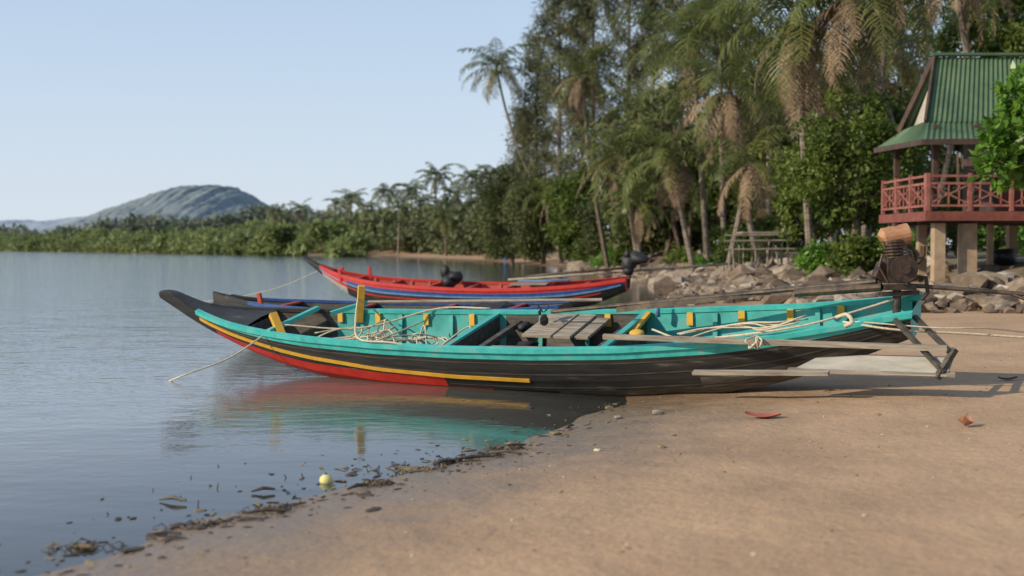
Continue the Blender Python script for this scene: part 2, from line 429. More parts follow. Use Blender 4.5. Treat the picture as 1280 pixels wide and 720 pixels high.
mb.add(*tube(smoothpath([tl(q) for q in [(-3.0,14.95,.5),(-3.35,14.6,.25),(-3.8,14.3,.08),(-4.05,14.45,-.02)]]),.011,5),0)
mb.add(*tube(smoothpath([tl(q) for q in [(3.15,11.75,.86),(3.6,11.5,.80),(4.4,11.4,.76),(5.6,11.3,.66),(8.2,11.2,.3)]]),.012,5),0)
mb.add(*tube(smoothpath([tl(q) for q in [(3.2,11.7,.87),(3.9,11.35,.83),(4.6,11.5,.80),(6.5,13,.5),(8.6,14.2,.32)]]),.007,5),0)
mb.add(*tube(smoothpath([tl(q) for q in [(3.1,11.8,.9),(3.18,11.72,.93),(3.22,11.68,.86),(3.15,11.7,.82)]]),.02,6),0)
for k_ in range(4):
    mb.add(*tube(smoothpath([tl(q) for q in [(2.3+rng.normal()*.03,11.85,.64),(2.32+rng.normal()*.04,11.75,.58+rng.normal()*.03),(2.28+rng.normal()*.05,11.72,.68),(2.35,11.85,.72)]]),.010,5),0)
mb.build('ropes',[M_rope],True,boat)
mb=MB()
v,f=blobmesh((1.98,-.1,.66),(.13,.09,.04),.3); mb.add(v,f,0)
v,f=blobmesh((.3,.55,.48),(.08,.07,.08),.3); mb.add(v,f,2)
v,f=blobmesh((.45,.2,.36),(.17,.17,.06),.3); mb.add(v,f,2)
mb.add(*tube([(2.02,.50,.68),(2.02,.50,.80),(2.02,.50,.83),(2.02,.50,.88)],[.03,.03,.013,.013],8),1)
mb.build('boat_clutter',[M_yellow,M_lblue,M_cloth],True,boat)
mb=MB()
mb.add(*beam(tl((.93,12.55,.66)),tl((3.9,11.05,.665)),.05,.045),0)
mb.add(*beam(tl((1.75,11.9,.36)),tl((2.9,11.28,.42)),.08,.03),0)
pl=[(2.62,11.62,.40),(3.9,11.02,.42),(4.0,11.15,.58),(3.35,11.5,.57),(2.9,11.72,.52)]
V=[tl(p) for p in pl]+[tl((p[0]-.03,p[1]-.05,p[2])) for p in pl]
mb.add(V,[[0,1,2,3,4],[9,8,7,6,5]]+[[i,(i+1)%5,5+(i+1)%5,5+i] for i in range(5)],1)
mb.add(*beam(tl((2.6,11.6,.415)),tl((3.95,10.98,.435)),.07,.03),0)
mb.add(*beam(tl((3.55,11.45,.90)),tl((3.86,11.0,.45)),.04,.04),2)
mb.add(*beam(tl((3.78,11.6,.92)),tl((3.98,11.12,.60)),.04,.04),2)
mb.add(*beam(tl((3.80,11.02,.40)),tl((3.97,11.05,.66)),.05,.05),2)
mb.build('stern_platform',[M_wood,M_white,M_wooddk],False,boat)
# engine
mb=MB(); E=np.array([3.74,12.0,1.08])
def eb(p0,p1,w,h,m): mb.add(*beam(tl(E+p0),tl(E+p1),w,h,tuple(FMi.to_3x3()@Vector((0,0,1)))),m)
def et(P,r,m,n=14): mb.add(*tube([tl(E+np.array(p)) for p in P],r,n),m)
A=np.array
et([(0,0,-.25),(0,0,.12)],.04,0); eb(A([-.14,0,.10]),A([.16,0,.10]),.2,.05,0)
eb(A([-.12,0,.26]),A([.10,0,.26]),.2,.24,0)
et([(-.02,-.02,.38),(-.06,-.04,.56)],.08,0)
for k_ in range(6):
    z=.39+k_*.03; et([(-.02-k_*.006,-.02,z),(-.021-k_*.006,-.02,z+.012)],.11,0)
et([(-.16,0,.56),(-.14,0,.575),(.10,0,.62),(.12,0,.625)],[.06,.10,.105,.07],1,18)
et([(-.03,0,.68),(-.03,0,.72)],.03,0,10)
et([(.02,-.13,.28),(.02,-.17,.28)],.13,0,20); et([(.02,-.17,.28),(.02,-.2,.28)],.05,0,12)
et([(.13,0,.32),(.2,-.03,.35),(.24,-.03,.42),(.24,-.03,.5)],.028,0,8)
et([(.2,-.03,.2),(.26,-.06,.2),(.28,-.06,.05),(.22,-.06,-.02)],.02,0,8)
et([(-.16,-.05,.42),(-.2,-.08,.3),(-.12,-.1,.15)],.012,0,6); et([(-.1,-.08,.52),(.1,-.12,.45),(.15,-.1,.3)],.01,0,6)
eb(A([-.2,-.02,.18]),A([-.13,0,.33]),.09,.1,0); eb(A([-.16,0,.03]),A([.2,0,.05]),.12,.04,0)
et([(-.2,0,.16),(-1.4,.8,-.0),(-3.3,1.85,-.24)],[.032,.026,.022],2,10)
et([(-.15,0,.11),(-.9,.4,.03)],[.05,.045],2,10)
eb(A([-1.1,.62,.03]),A([-2.6,1.45,-.20]),.02,.06,2)
et([(.1,0,.12),(.8,-.2,.07),(1.9,-.5,-.02)],.022,2,8)
et([(1.15,-.35,-.03),(1.18,-.36,-.03)],.075,0,14); et([(1.0,-.25,.05),(1.15,-.35,-.02),(1.4,-.4,-.03)],.018,0,8)
hub=E+A([-3.38,1.9,-.25]); hx=A([-.87,.49,-.06]); hx/=np.linalg.norm(hx)
mb.add(*tube([tl(hub-hx*-.05),tl(hub+hx*.07)],[.03,.02],10),0)
e1=np.cross(hx,[0,0,1]); e1/=np.linalg.norm(e1); e2=np.cross(e1,hx)
for k_ in range(3):
    a=k_*2.094+.5; d=e1*math.cos(a)+e2*math.sin(a); t=np.cross(hx,d)
    P=[]
    for r_,w_ in((.02,.02),(.07,.05),(.12,.055),(.15,.02)):
        tw=.9-r_*3; q=t*math.cos(tw)+hx*math.sin(tw)
        P.append(hub+d*r_-q*w_); P.append(hub+d*r_+q*w_)
    V=[tl(p) for p in P]+[tl(p+hx*.006) for p in P]
    F=[]
    for i in range(3): F+=[[2*i,2*i+1,2*i+3,2*i+2],[8+2*i,8+2*i+2,8+2*i+3,8+2*i+1],[2*i,2*i+2,8+2*i+2,8+2*i],[2*i+1,8+2*i+1,8+2*i+3,2*i+3]]
    mb.add(V,F,0)
mb.build('longtail_engine',[M_metal,M_tank,M_steel],False,boat)

# --- red boat
FR=frame(-1.35,32.6,.0,-17.5,5); rb_=empty('longtail_boat',FR)
S=[-4.55,-4.3,-4,-3.6,-3.2,-2.6,-2,-1,0,1,2,3,3.8,4.5]
Bm=[.03,.06,.12,.22,.33,.48,.58,.68,.72,.72,.68,.6,.5,.36]
R=[1.28,1.15,1.0,.86,.76,.66,.60,.54,.50,.49,.51,.57,.64,.74]
K=[1.2,1.0,.78,.5,.25,.0,-.1,-.12,-.12,-.12,-.12,-.08,.12,.42]
b2=Boat(S,Bm,R,K,90)
mb=MB()
def om2(s,h):
    if s<-3.95: return 0
    if h>.88: return 1
    if -3.9<s<-3.1 and h<.5: return 3
    if s<-3.1: return 1
    if .7<h: return 2
    return 0
last=b2.outer(mb,om2); mb.add(last,[list(range(len(last)))[::-1]],1)
mb.build('hull',[M_black,M_red,M_blue,M_white],False,rb_)
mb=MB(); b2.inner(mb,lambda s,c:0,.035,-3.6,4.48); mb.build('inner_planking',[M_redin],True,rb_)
mb=MB(); b2.gunwale(mb,-4.0,4.52,.08,.07,lambda s,sd:0); b2.strip(mb,-4.0,4.4,.66,.035,.02,1); b2.strip(mb,-3.2,3.9,.50,.03,.02,0)
mb.build('gunwale',[M_red,M_lblue],False,rb_)
mb=MB()
xs_=[x for x in b2.s if x<=-3.55]; V=[]
for x in xs_:
    b,r,k=b2.par(x); V+=[(x,-b,r+.002),(x,0,r+.03),(x,b,r+.002)]
F=[[i*3+j,(i+1)*3+j,(i+1)*3+j+1,i*3+j+1] for i in range(len(xs_)-1) for j in(0,1)]
mb.add(V,F,0); mb.build('foredeck',[M_black],True,rb_)
mb=MB()
for x in(-2.9,-1.9,-.8,.3,1.3,2.4,3.4): b2.cross(mb,x,.06,-.04,0,0)
for x in np.arange(-2.6,4,.5): 
    p=b2.pt(x,.97,1,-.05);q=b2.pt(x,.3,1,-.05); mb.add(*beam(p,q,.05,.03,(0,1,0)),0)
for (x,v) in((-3.5,.28),(-3.3,-.3),(-2.75,.42)): mb.add(*beam((x,v,.6),(x-.03,v,.95),.07,.07),1)
mb.add(*beam((1.4,.0,.56),(2.4,.05,.58),.4,.03),2); mb.add(*beam((1.5,.4,.60),(2.9,.3,.64),.2,.03),3)
mb.build('thwarts_and_posts',[M_redin,M_red,M_wood,M_lblue],False,rb_)
mb=MB()
for c,r in(((-.35,.2,.62),(.32,.25,.2)),((-.15,.1,.72),(.27,.2,.15)),((-.45,.25,.82),(.14,.14,.2))):
    v,f=blobmesh(c,r,.4); mb.add(v,f,0)
for c,r in(((4.6,.05,1.12),(.22,.2,.2)),((4.78,.05,1.24),(.22,.16,.14)),((4.5,.0,.95),(.12,.12,.2)),((4.5,0,1.32),(.1,.1,.14))):
    v,f=blobmesh(c,r,.4); mb.add(v,f,0)
mb.build('tarp_covered_engine',[M_cloth],True,rb_)
mb=MB()
mb.add(*tube([(1.3,.1,.66),(3.5,.05,.83),(6.9,.9,1.02)],.03,8),0); mb.add(*tube([(4.5,0,.5),(4.55,0,1.05)],.04,8),1)
mb.add(*tube([(4.5,0,1.0),(2.2,.3,.78),(1.6,.35,.7)],.03,8),1)
mb.add(*tube(smoothpath([(-3.9,0,.95),(-5.5,-.5,.35),(-8,-1,.02),(-11,-1.5,-.05)]),.012,5),2)
mb.build('poles_and_mooring',[M_wood,M_steel,M_rope],True,rb_)

# --- dark boat
FD=frame(-2.1,19.35,.0,-21,4); db_=empty('longtail_boat',FD)
S=[-3.0,-2.8,-2.5,-2,-1.5,-.8,0,1,2,2.6,3.1]
Bm=[.03,.06,.15,.32,.45,.55,.6,.6,.54,.46,.36]
R=[.82,.77,.70,.66,.64,.62,.61,.62,.65,.68,.72]
K=[.62,.42,.22,.0,-.1,-.12,-.12,-.12,-.08,.0,.15]
b3=Boat(S,Bm,R,K,60)
mb=MB(); last=b3.outer(mb,lambda s,h:0); mb.add(last,[list(range(len(last)))[::-1]],0); mb.build('hull',[M_black,M_blue],False,db_)
mb=MB(); b3.inner(mb,lambda s,c:0,.035,-2.4,3.08); mb.build('inner_planking',[M_wooddk],True,db_)
mb=MB(); b3.gunwale(mb,-2.7,3.12,.07,.05,lambda s,sd:1 if s>-2.2 else 0); b3.strip(mb,-2.5,2.9,.7,.02,.015,2)
for x in(-1.6,-.3,1.1,2.3): b3.cross(mb,x,.05,-.03,0,3)
mb.add(*tube([(-.2,.1,.68),(3.6,.25,.76)],.025,8),4)
v,f=blobmesh((2.0,0,.64),(.35,.25,.1),.3); mb.add(v,f,0)
mb.add(*beam((-1.9,-.3,.6),(-1.93,-.32,.84),.06,.06),3)
mb.build('gunwale_and_thwarts',[M_black,M_blue,M_lblue,M_redin,M_wood],False,db_)

# ------------------------------------------------------------ vegetation
ML_palm=leafmat('palm_frond_green',(.045,.07,.016),(.18,.20,.055),.38,.4)
ML_dry=leafmat('palm_frond_dry',(.14,.095,.055),(.36,.27,.17),.3,.7)
ML_cas=leafmat('casuarina_needles',(.055,.068,.03),(.18,.185,.09),.35,.6)
ML_broad=leafmat('broadleaf_green',(.03,.06,.012),(.14,.19,.035),.4,.45)
ML_bright=leafmat('bright_leaf',(.05,.13,.015),(.17,.32,.05),.4,.35,1.5)
ML_forest=leafmat('forest_leaf',(.025,.042,.014),(.13,.15,.05),.35,.6,.3)
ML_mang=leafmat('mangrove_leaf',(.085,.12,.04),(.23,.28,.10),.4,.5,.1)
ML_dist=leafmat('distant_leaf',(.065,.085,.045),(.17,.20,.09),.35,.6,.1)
M_trunk=mat('palm_bark',(.09,.07,.052),(.25,.21,.165),3,.9,.5,stretch=(1,1,5),bdist=.02)
M_bark=mat('bark',(.05,.038,.028),(.16,.12,.085),6,.9,.5,stretch=(3,3,.6),bdist=.02)

def unit(a): return a/(np.linalg.norm(a,axis=-1,keepdims=True)+1e-9)
def leaves(P,d1,L_,W_,nrm=None):
    n=len(P); d1=unit(d1)
    q=rng.normal(size=(n,3)) if nrm is None else nrm+rng.normal(size=(n,3))*.5
    d2=unit(np.cross(d1,q)); L_=np.broadcast_to(L_,n)[:,None]; W_=np.broadcast_to(W_,n)[:,None]
    V=np.stack([P,P+d1*L_*.45+d2*W_*.5,P+d1*L_,P+d1*L_*.45-d2*W_*.5],1).reshape(-1,3)
    return V,np.arange(n*4).reshape(n,4)
def cloud(C,R_,n,size,aspect=.5,shell=.45,droop=0):
    C=np.asarray(C,float);R_=np.asarray(R_,float)
    if R_.ndim==1: R_=np.repeat(R_[:,None],3,1)
    m_=len(C); u=unit(rng.normal(size=(m_,n,3))); r=rng.uniform(0,1,(m_,n,1))**shell
    P=(C[:,None]+u*r*R_[:,None]).reshape(-1,3); u=u.reshape(-1,3)
    d=unit(u*.6+rng.normal(size=u.shape)*.7+np.array([0,0,-droop]))
    s=size*rng.uniform(.6,1.4,len(P))
    return leaves(P,d,s,s*aspect,u+np.array([0,0,.6]))
def frond(mb,o,az,e0,L_,droop,m,npair=26,llen=.75,wid=.05):
    k=npair; t=np.linspace(0,1,k)
    e=e0-droop*t**1.2
    dirs=np.stack([np.cos(e)*math.cos(az),np.cos(e)*math.sin(az),np.sin(e)],1)
    P=np.array(o)+np.concatenate([[[0,0,0]],np.cumsum(dirs[:-1],0)])*L_/k
    side=np.array([-math.sin(az),math.cos(az),0.])
    w=np.interp(t,[0,1],[.035,.008])[:,None]
    V=np.concatenate([P-side*w,P+side*w]); i=np.arange(k-1)
    mb.add(V,np.stack([i,i+1,i+1+k,i+k],1),m)
    for sd in(-1,1):
        ln=llen*L_/3*np.sin(np.pi*(.1+.85*t))**.7*rng.uniform(.8,1.15,k)
        mask=t>.1
        d=unit(side*sd*.9+dirs*.55+np.array([0,0,-.25])+rng.normal(size=(k,3))*.12)
        d2=unit(d+np.array([0,0,-.75])+rng.normal(size=(k,3))*.1)
        a=P[mask];D1=d[mask];D2=d2[mask];l=ln[mask][:,None];tg=dirs[mask]; ww=wid*.5
        mid=a+D1*l*.5; tip=mid+D2*l*.5
        n=len(a)
        V=np.stack([a-tg*ww*.6,a+tg*ww*.6,mid+tg*ww,mid-tg*ww,tip+tg*.1*ww,tip-tg*.1*ww],1).reshape(-1,3)
        b=np.arange(n)[:,None]*6
        mb.add(V,np.concatenate([b+np.array([[0,1,2,3]]),b+np.array([[3,2,4,5]])]),m)
def palm(bx,by,cx,cy,cz,L_=3,nf=20,dry=5,rt=.13,name='coconut_palm',npair=26,lean=.5,wid=.06,leafm=None):
    mb=MB(); z0=hz(bx,by)-.1
    P=bez((bx,by,z0),(bx+(cx-bx)*lean,by+(cy-by)*lean,z0+(cz-z0)*(.45 if lean<=.6 else .25)),(cx,cy,cz),14)
    rr=np.interp(np.linspace(0,1,14),[0,.08,1],[rt*1.5,rt,rt*.7]); mb.add(*tube(P,rr,8),2)
    o=(cx,cy,cz)
    for i in range(nf):
        az=i*2.4+rng.uniform(-.3,.3); u=i/nf
        e0=1.35-1.6*u+rng.uniform(-.15,.15); dr=1.3+rng.uniform(0,.7)+.3*u
        frond(mb,o,az,e0,L_*rng.uniform(.85,1.1),dr,0,npair,wid=wid)
    for i in range(dry):
        az=rng.uniform(0,6.28)
        frond(mb,o,az,-.35+rng.uniform(-.7,.2),L_*rng.uniform(.6,.95),1.1,1,npair,llen=.6,wid=wid)
    for i in range(6):
        a=rng.uniform(0,6.28); v,f=blobmesh((cx+.25*math.cos(a),cy+.25*math.sin(a),cz-.2-rng.uniform(0,.2)),(.12,.12,.14),.05,sub=1); mb.add(v,f,3)
    return mb.build(name,[leafm or ML_palm,ML_dry,M_trunk,M_bark],False)
def pxx(px,D_): return (px-640)/1545*D_
def pz(py,D_): return 1.6-(py-305)/1545*D_
PALMS=[
 (748,621,90,99,3.9,22,6,.75),(745,728,95,86,4.1,13,18,.5),(885,862,62,54,4.2,28,5,.4),(800,775,195,66,3.8,22,10,.5),
 (950,905,118,50,3.7,14,20,.6),(1015,990,30,38,4.3,24,18,.5),(1150,1045,5,37,3.6,20,12,.25),(1252,1160,-45,36,3.4,20,8,.4),
 (850,815,140,70,3.9,18,14,.5),(870,838,200,52,3.0,18,12,.5),(905,930,205,46,2.6,12,14,.5),(1110,1090,60,50,3.8,22,8,.5),(1160,1200,30,52,3.2,18,5,.5),
 (960,955,75,56,4.0,22,12,.5),(1040,1020,120,52,3.3,18,14,.5),(1075,1110,-20,42,3.5,20,8,.5),(800,795,255,58,2.3,15,6,.5),(1010,1050,-30,60,3.3,20,6,.5),(700,690,245,92,3.1,18,7,.5),(905,895,30,58,4.0,24,8,.5)]
for (bp_,cp,cy,D_,L_,nf,dry,ln) in PALMS:
    palm(pxx(bp_,D_),D_,pxx(cp,D_),D_-rng.uniform(0,1.5),pz(cy,D_),L_,nf,dry,lean=ln,npair=26 if D_>60 else 32,wid=.075 if D_>60 else .065)
for (cp,cy,D_,L_) in [(545,222,165,3.6),(590,226,150,3.6),(568,245,170,3.4),(515,240,175,3.4),(485,242,180,3.4),(440,250,190,3.6),(425,258,200,3.4),(460,262,185,3.2),(606,250,140,3.2),(530,255,160,3),(375,262,230,3.4),(345,266,240,3.4),(612,222,150,3.4),(500,262,160,3.0),(560,262,150,3.2),(580,268,145,3.)]:
    palm(pxx(cp+rng.uniform(-8,8),D_),D_,pxx(cp,D_),D_,pz(cy,D_),L_,18,3,npair=14,wid=.2,rt=.16,leafm=ML_dist)
palm(pxx(556,138),141,pxx(556,138),138,pz(275,138),2.6,16,2,npair=14,wid=.12)
def casuarina(bx,by,h,rad,n=90,name='casuarina_tree'):
    mb=MB(); z0=hz(bx,by)-.1; lx=rng.uniform(-.6,.6)
    P=bez((bx,by,z0),(bx+lx,by,z0+h*.5),(bx+lx*.4,by,z0+h),12)
    mb.add(*tube(P,np.linspace(.24,.03,12),7),1); C=[];R_=[]
    for i in range(n):
        t=rng.uniform(.12,1)**.8; p=np.array([np.interp(t,np.linspace(0,1,12),P[:,j]) for j in range(3)])
        a=rng.uniform(0,6.28); reach=rad*(1.15-t*.7)*rng.uniform(.25,1)
        q=p+np.array([math.cos(a)*reach,math.sin(a)*reach,reach*.65])
        mb.add(*tube(bez(p,(p+q)/2+[0,0,-.1],q,4),[.05,.035,.02,.01],4,False),1)
        C.append(q); R_.append(rng.uniform(.35,.85)*np.array([1,1,1.1]))
        C.append((p+2*q)/3); R_.append(rng.uniform(.3,.55)*np.ones(3))
    v,f=cloud(C,R_,58,.5,.13,.5,.4); mb.add(v,f,0)
    return mb.build(name,[ML_cas,M_bark],False)
for px,D_,h,r in [(672,100,18,2.8),(700,92,20.5,3.4),(742,90,23,3.8),(782,86,23,3.6),(815,84,19,3.2),(655,112,13,2.4),(850,82,24,3.8),(905,80,23,3.5),(725,104,21,3),(1130,70,18,3.5)]:
    casuarina(pxx(px,D_),D_,h,r)
def broad(bx,by,h,rx,rz,leaf,n=45,k=220,ls=.16,br=.7,name='broadleaf_tree',tr=.14,asp=.5):
    mb=MB(); z0=hz(bx,by)-.1; top=z0+h; cz=top-rz
    mb.add(*tube(bez((bx,by,z0),(bx+.2,by,(z0+cz)/2),(bx,by,cz),8),np.linspace(tr*1.3,tr*.6,8),8),1)
    u=unit(rng.normal(size=(n,3))); r=rng.uniform(.35,1,(n,1))**.6
    C=np.array([bx,by,cz])+u*r*np.array([rx,rx,rz])*.85
    C[:,2]=np.maximum(C[:,2],z0+.25)
    for c in C[::2]:
        p=np.array([bx,by,max(z0+.3,cz-rz*.7)]); mb.add(*tube(bez(p,(p+c)/2+[0,0,-.15],c,4),[tr*.45,tr*.3,tr*.15,.01],4,False),1)
    v,f=cloud(C,rng.uniform(.6,1.15,(n,1))*br*np.array([1,1,.75]),k,ls,asp,.45); mb.add(v,f,0)
    return mb.build(name,[leaf,M_bark],False)
broad(pxx(1060,36),35.5,5.5,1.9,2.3,ML_broad,60,240,.16,.52)
broad(pxx(1012,39),39,4.6,1.2,1.9,ML_broad,36,200,.16,.5)
broad(pxx(1105,40),40,5.6,1.6,2.0,ML_broad,40,200,.17,.55)
broad(pxx(640,98),100,8.6,2.8,4.3,ML_forest,55,240,.34,1.1,'tamarisk_tree',asp=.3)
broad(pxx(680,92),94,8.4,2.9,4.2,ML_forest,60,240,.34,1.1,'tamarisk_tree',asp=.3)
broad(pxx(722,86),86,7.0,2.4,3.5,ML_broad,50,200,.28,.95)
broad(pxx(627,116),118,6.5,2.8,3.4,ML_forest,50,200,.36,1.2,'tamarisk_tree',asp=.3)
broad(pxx(765,78),80,5.5,2.2,2.8,ML_forest,44,200,.26,.9)
broad(pxx(845,66),68,6.5,2.2,3.2,ML_forest,50,200,.26,.9)
broad(pxx(905,62),63,7.5,2.2,3.5,ML_broad,50,200,.24,.9)
broad(pxx(970,58),60,7.5,2.2,3.5,ML_forest,50,200,.24,.9)
broad(pxx(800,72),74,8.5,2.4,4.0,ML_forest,55,200,.28,1.0)
broad(pxx(1245,44),44,10.6,2.3,2.4,ML_broad,45,220,.2,.75)
broad(pxx(1300,42),42,9.5,2.6,3.0,ML_broad,45,220,.2,.8)
for px,D_,h,r,lf in [(760,70,1.6,1.1,ML_bright),(785,68,1.5,.9,ML_broad),(882,54,1.0,.8,ML_bright),(735,82,2,1.3,ML_broad),(850,60,1.4,.9,ML_broad),(1080,34,1.2,.7,ML_broad),(925,50,2.0,1,ML_broad),(1035,36,1.1,.7,ML_bright),(1215,36,2.4,1.4,ML_broad),(1262,35,2.2,1.3,ML_bright),(1130,34,1.2,.7,ML_bright),(955,52,2.4,1.2,ML_broad),(905,58,2.2,1.2,ML_broad)]:
    broad(pxx(px,D_),D_+.5,h,r,h*.5,lf,20,140,.14,.42,'shrub',.05)
C=[];R_=[]
for i in range(290):
    px=rng.uniform(760,1420); D_=rng.uniform(62,105)
    top=np.interp(px,[760,800,850,1000,1100,1200,1420],[175,130,95,85,80,90,70])+rng.uniform(0,60)
    zt=pz(top,D_); z=1+rng.uniform(0,1)**.8*max(zt-1,1)
    C.append((pxx(px,D_),D_,z)); R_.append(rng.uniform(.9,2.1)*np.array([1,1,.85]))
mb=MB(); v,f=cloud(C,R_,260,.46,.5,.5); mb.add(v,f,0)
for i in range(40):
    px=rng.uniform(760,1350); D_=rng.uniform(62,90); x=pxx(px,D_); z0=hz(x,D_)
    mb.add(*tube([(x,D_,z0-.1),(x+rng.uniform(-1,1),D_,z0+4),(x+rng.uniform(-1.5,1.5),D_,z0+7)],[.17,.13,.07],6),1)
mb.build('background_forest',[ML_forest,M_bark],False)
C=[];R_=[]
for i in range(420):
    px=rng.uniform(395,668); D_=np.interp(px,[395,480,600,668],[215,175,140,118])+rng.uniform(-6,30)
    top=np.interp(px,[395,430,500,560,620,668],[283,270,262,258,240,235])+rng.uniform(0,14)
    zt=pz(top,D_); z=1+rng.uniform(0,1)**.7*(zt-1.5); C.append((pxx(px,D_),D_,z)); R_.append(rng.uniform(1.1,2.3)*np.array([1.1,1,.8]))
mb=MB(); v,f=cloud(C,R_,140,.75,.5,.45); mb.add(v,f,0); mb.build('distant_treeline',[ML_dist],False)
C=[];R_=[]
for i in range(760):
    t=rng.uniform(0,1)**.75; px=455-635*t
    Ds=np.interp(px,[-200,0,150,300,455],[400,302,240,184,150]); u_=rng.uniform(0,1)**1.6; D_=Ds+45*u_
    top=np.interp(px,[-200,0,60,150,250,330,380,440],[296,297,293,288,287,280,275,280])+rng.uniform(-4,14)
    zt=max(pz(top,D_),1.0); z=.2+rng.uniform(0,1)**(1.5-u_)*(zt-.9); C.append((pxx(px,D_),D_,max(z,.5))); R_.append(rng.uniform(.8,1.7)*(D_/200)*np.array([1.3,1,.7]))
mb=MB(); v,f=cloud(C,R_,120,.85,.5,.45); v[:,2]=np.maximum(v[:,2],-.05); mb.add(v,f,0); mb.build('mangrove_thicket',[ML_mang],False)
C=[];R_=[]
for i in range(170):
    px=rng.uniform(-60,420); D_=rng.uniform(330,380)
    top=np.interp(px,[-60,100,160,250,320,420],[294,290,278,282,268,268])+rng.uniform(0,22)
    C.append((pxx(px,D_),D_,max(pz(top,D_),1.5))); R_.append(rng.uniform(1.6,3.6)*np.array([1.2,1,.8]))
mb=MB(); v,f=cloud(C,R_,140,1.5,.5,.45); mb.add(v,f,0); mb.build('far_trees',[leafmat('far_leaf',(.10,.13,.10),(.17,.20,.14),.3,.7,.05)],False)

def hill(name,prof,D_,depth,m,rough_):
    px=np.arange(prof[0][0],prof[-1][0]+.1,1.5); py=np.interp(px,[p[0] for p in prof],[p[1] for p in prof])
    for _ in range(5): py[1:-1]=(py[:-2]+py[1:-1]*2+py[2:])/4
    n=len(px);k=40
    u=np.linspace(0,1,k)[:,None]; zt=np.maximum(pz(py,D_),0)[None]
    zt=zt*(1+.012*np.sin(px/3.1)+.010*np.sin(px/1.7+2))[None]
    XX=np.repeat(pxx(px,D_)[None],k,0); YY=D_-depth*(1-u)+0*XX
    gul=1+.07*np.sin(XX/38+2*np.sin(YY/60))*(1-u)+.03*np.sin(XX/15+YY/30)*(1-u)
    ZZ=zt*np.sin(u*math.pi/2)*gul-1+rng.normal(size=XX.shape)*rough_
    V=np.stack([XX+rng.normal(size=XX.shape)*rough_,YY,ZZ],-1).reshape(-1,3)
    idx=np.arange(n*k).reshape(k,n)
    F=np.stack([idx[:-1,:-1].ravel(),idx[:-1,1:].ravel(),idx[1:,1:].ravel(),idx[1:,:-1].ravel()],1)
    mb=MB(); mb.add(V,F,0)
    b=np.stack([pxx(px,D_),np.full(n,D_+depth),np.full(n,-2.)],1)
    top=V[(k-1)*n:]
    i=np.arange(n-1); mb.add(np.concatenate([top,b]),np.stack([i,i+1,i+1+n,i+n],1),0)
    return mb.build(name,[m],True)
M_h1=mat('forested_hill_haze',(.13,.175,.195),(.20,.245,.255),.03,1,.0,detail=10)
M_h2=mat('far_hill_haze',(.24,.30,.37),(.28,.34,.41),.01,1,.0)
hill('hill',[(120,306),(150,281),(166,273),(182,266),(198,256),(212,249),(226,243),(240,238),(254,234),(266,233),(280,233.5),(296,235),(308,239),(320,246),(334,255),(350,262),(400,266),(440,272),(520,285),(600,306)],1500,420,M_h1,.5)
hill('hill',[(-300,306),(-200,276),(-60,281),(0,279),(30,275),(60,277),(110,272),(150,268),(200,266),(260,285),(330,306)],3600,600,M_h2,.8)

# ------------------------------------------------------------ rock bank
mb=MB(); N_=6500
seg=BANK[1:10]; Ls=np.concatenate([[0],np.cumsum(np.linalg.norm(np.diff(seg,axis=0),axis=1))])
q=rng.uniform(8,Ls[-1],N_); xr=np.interp(q,Ls,seg[:,0]); yr=np.interp(q,Ls,seg[:,1])
off=rng.uniform(-2.4,4.2,N_); ang=rng.uniform(0,6.28,N_); xr=xr+off*np.cos(ang); yr=yr+off*np.sin(ang)
dbr=sdist(xr,yr,BANK); lo_=np.where(yr>31,-2.3,-.8)
ok=(dbr>lo_)&(dbr<4.0)&((dbr>0)|(rng.uniform(size=N_)<.5)); xr=xr[ok];yr=yr[ok];dbr=dbr[ok]; zr=H(xr,yr)
for x,y,z,db1 in zip(xr,yr,zr,dbr):
    s_=rng.uniform(.05,.15)*(1.9 if rng.uniform()<.12 else 1)*(1+y/70)
    lift=rng.uniform(0,.22)*max(0,1-abs(db1-.4)/2.2)
    v,f=blobmesh((x,y,z+s_*.2+lift),(s_*rng.uniform(1,1.6),s_*rng.uniform(.8,1.2),s_*rng.uniform(.5,.9)),.4,sub=1)
    mb.add(v,f,0)
m,nt,N,L,B=newmat('rock'); g=N.new('ShaderNodeNewGeometry'); tc=N.new('ShaderNodeTexCoord')
r=ramp(N,[(0,(.08,.058,.042)),(.5,(.20,.15,.105)),(.85,(.30,.245,.185)),(1,(.45,.40,.34))]); L.new(g.outputs['Random Per Island'],r.inputs[0])
nn=noise(6,6); r2=ramp(N,[(.3,(.5,.5,.5)),(.7,(1.1,1.1,1.1))]); L.new(nn.outputs[0],r2.inputs[0])
mu=N.new('ShaderNodeMix'); mu.data_type='RGBA'; mu.blend_type='MULTIPLY'; mu.inputs[0].default_value=1; L.new(r.outputs[0],mu.inputs[6]); L.new(r2.outputs[0],mu.inputs[7])
L.new(mu.outputs[2],B.inputs['Base Color']); B.inputs['Roughness'].default_value=.9
mb.build('rock_bank',[m],False)

mb=MB(); D_=44
for i in range(22):
    x=pxx(905+i*3.8,D_)+rng.uniform(-.05,.05); y=D_+rng.uniform(-.5,.5); z0=hz(x,y)-.1
    mb.add(*tube([(x,y,z0),(x+rng.uniform(-.15,.15),y,z0+rng.uniform(.7,1.5))],.03,6),0)
for z in(.5,.8,1.0): mb.add(*tube([(pxx(903,D_),D_-.5,z+.9),(pxx(990,D_),D_-.4,z+.93)],.035,6),0)
mb.add(*beam((pxx(925,D_),D_+.2,2.0),(pxx(990,D_),D_+.2,2.02),1.1,.06),0)
for px in(1075,1140): 
    x=pxx(px,38); mb.add(*tube([(x,38,hz(x,38)),(x+.5,38.3,1.6),(x+1.2,38.1,2.2)],.04,6),0)
mb.build('driftwood_fence',[M_wood],False)

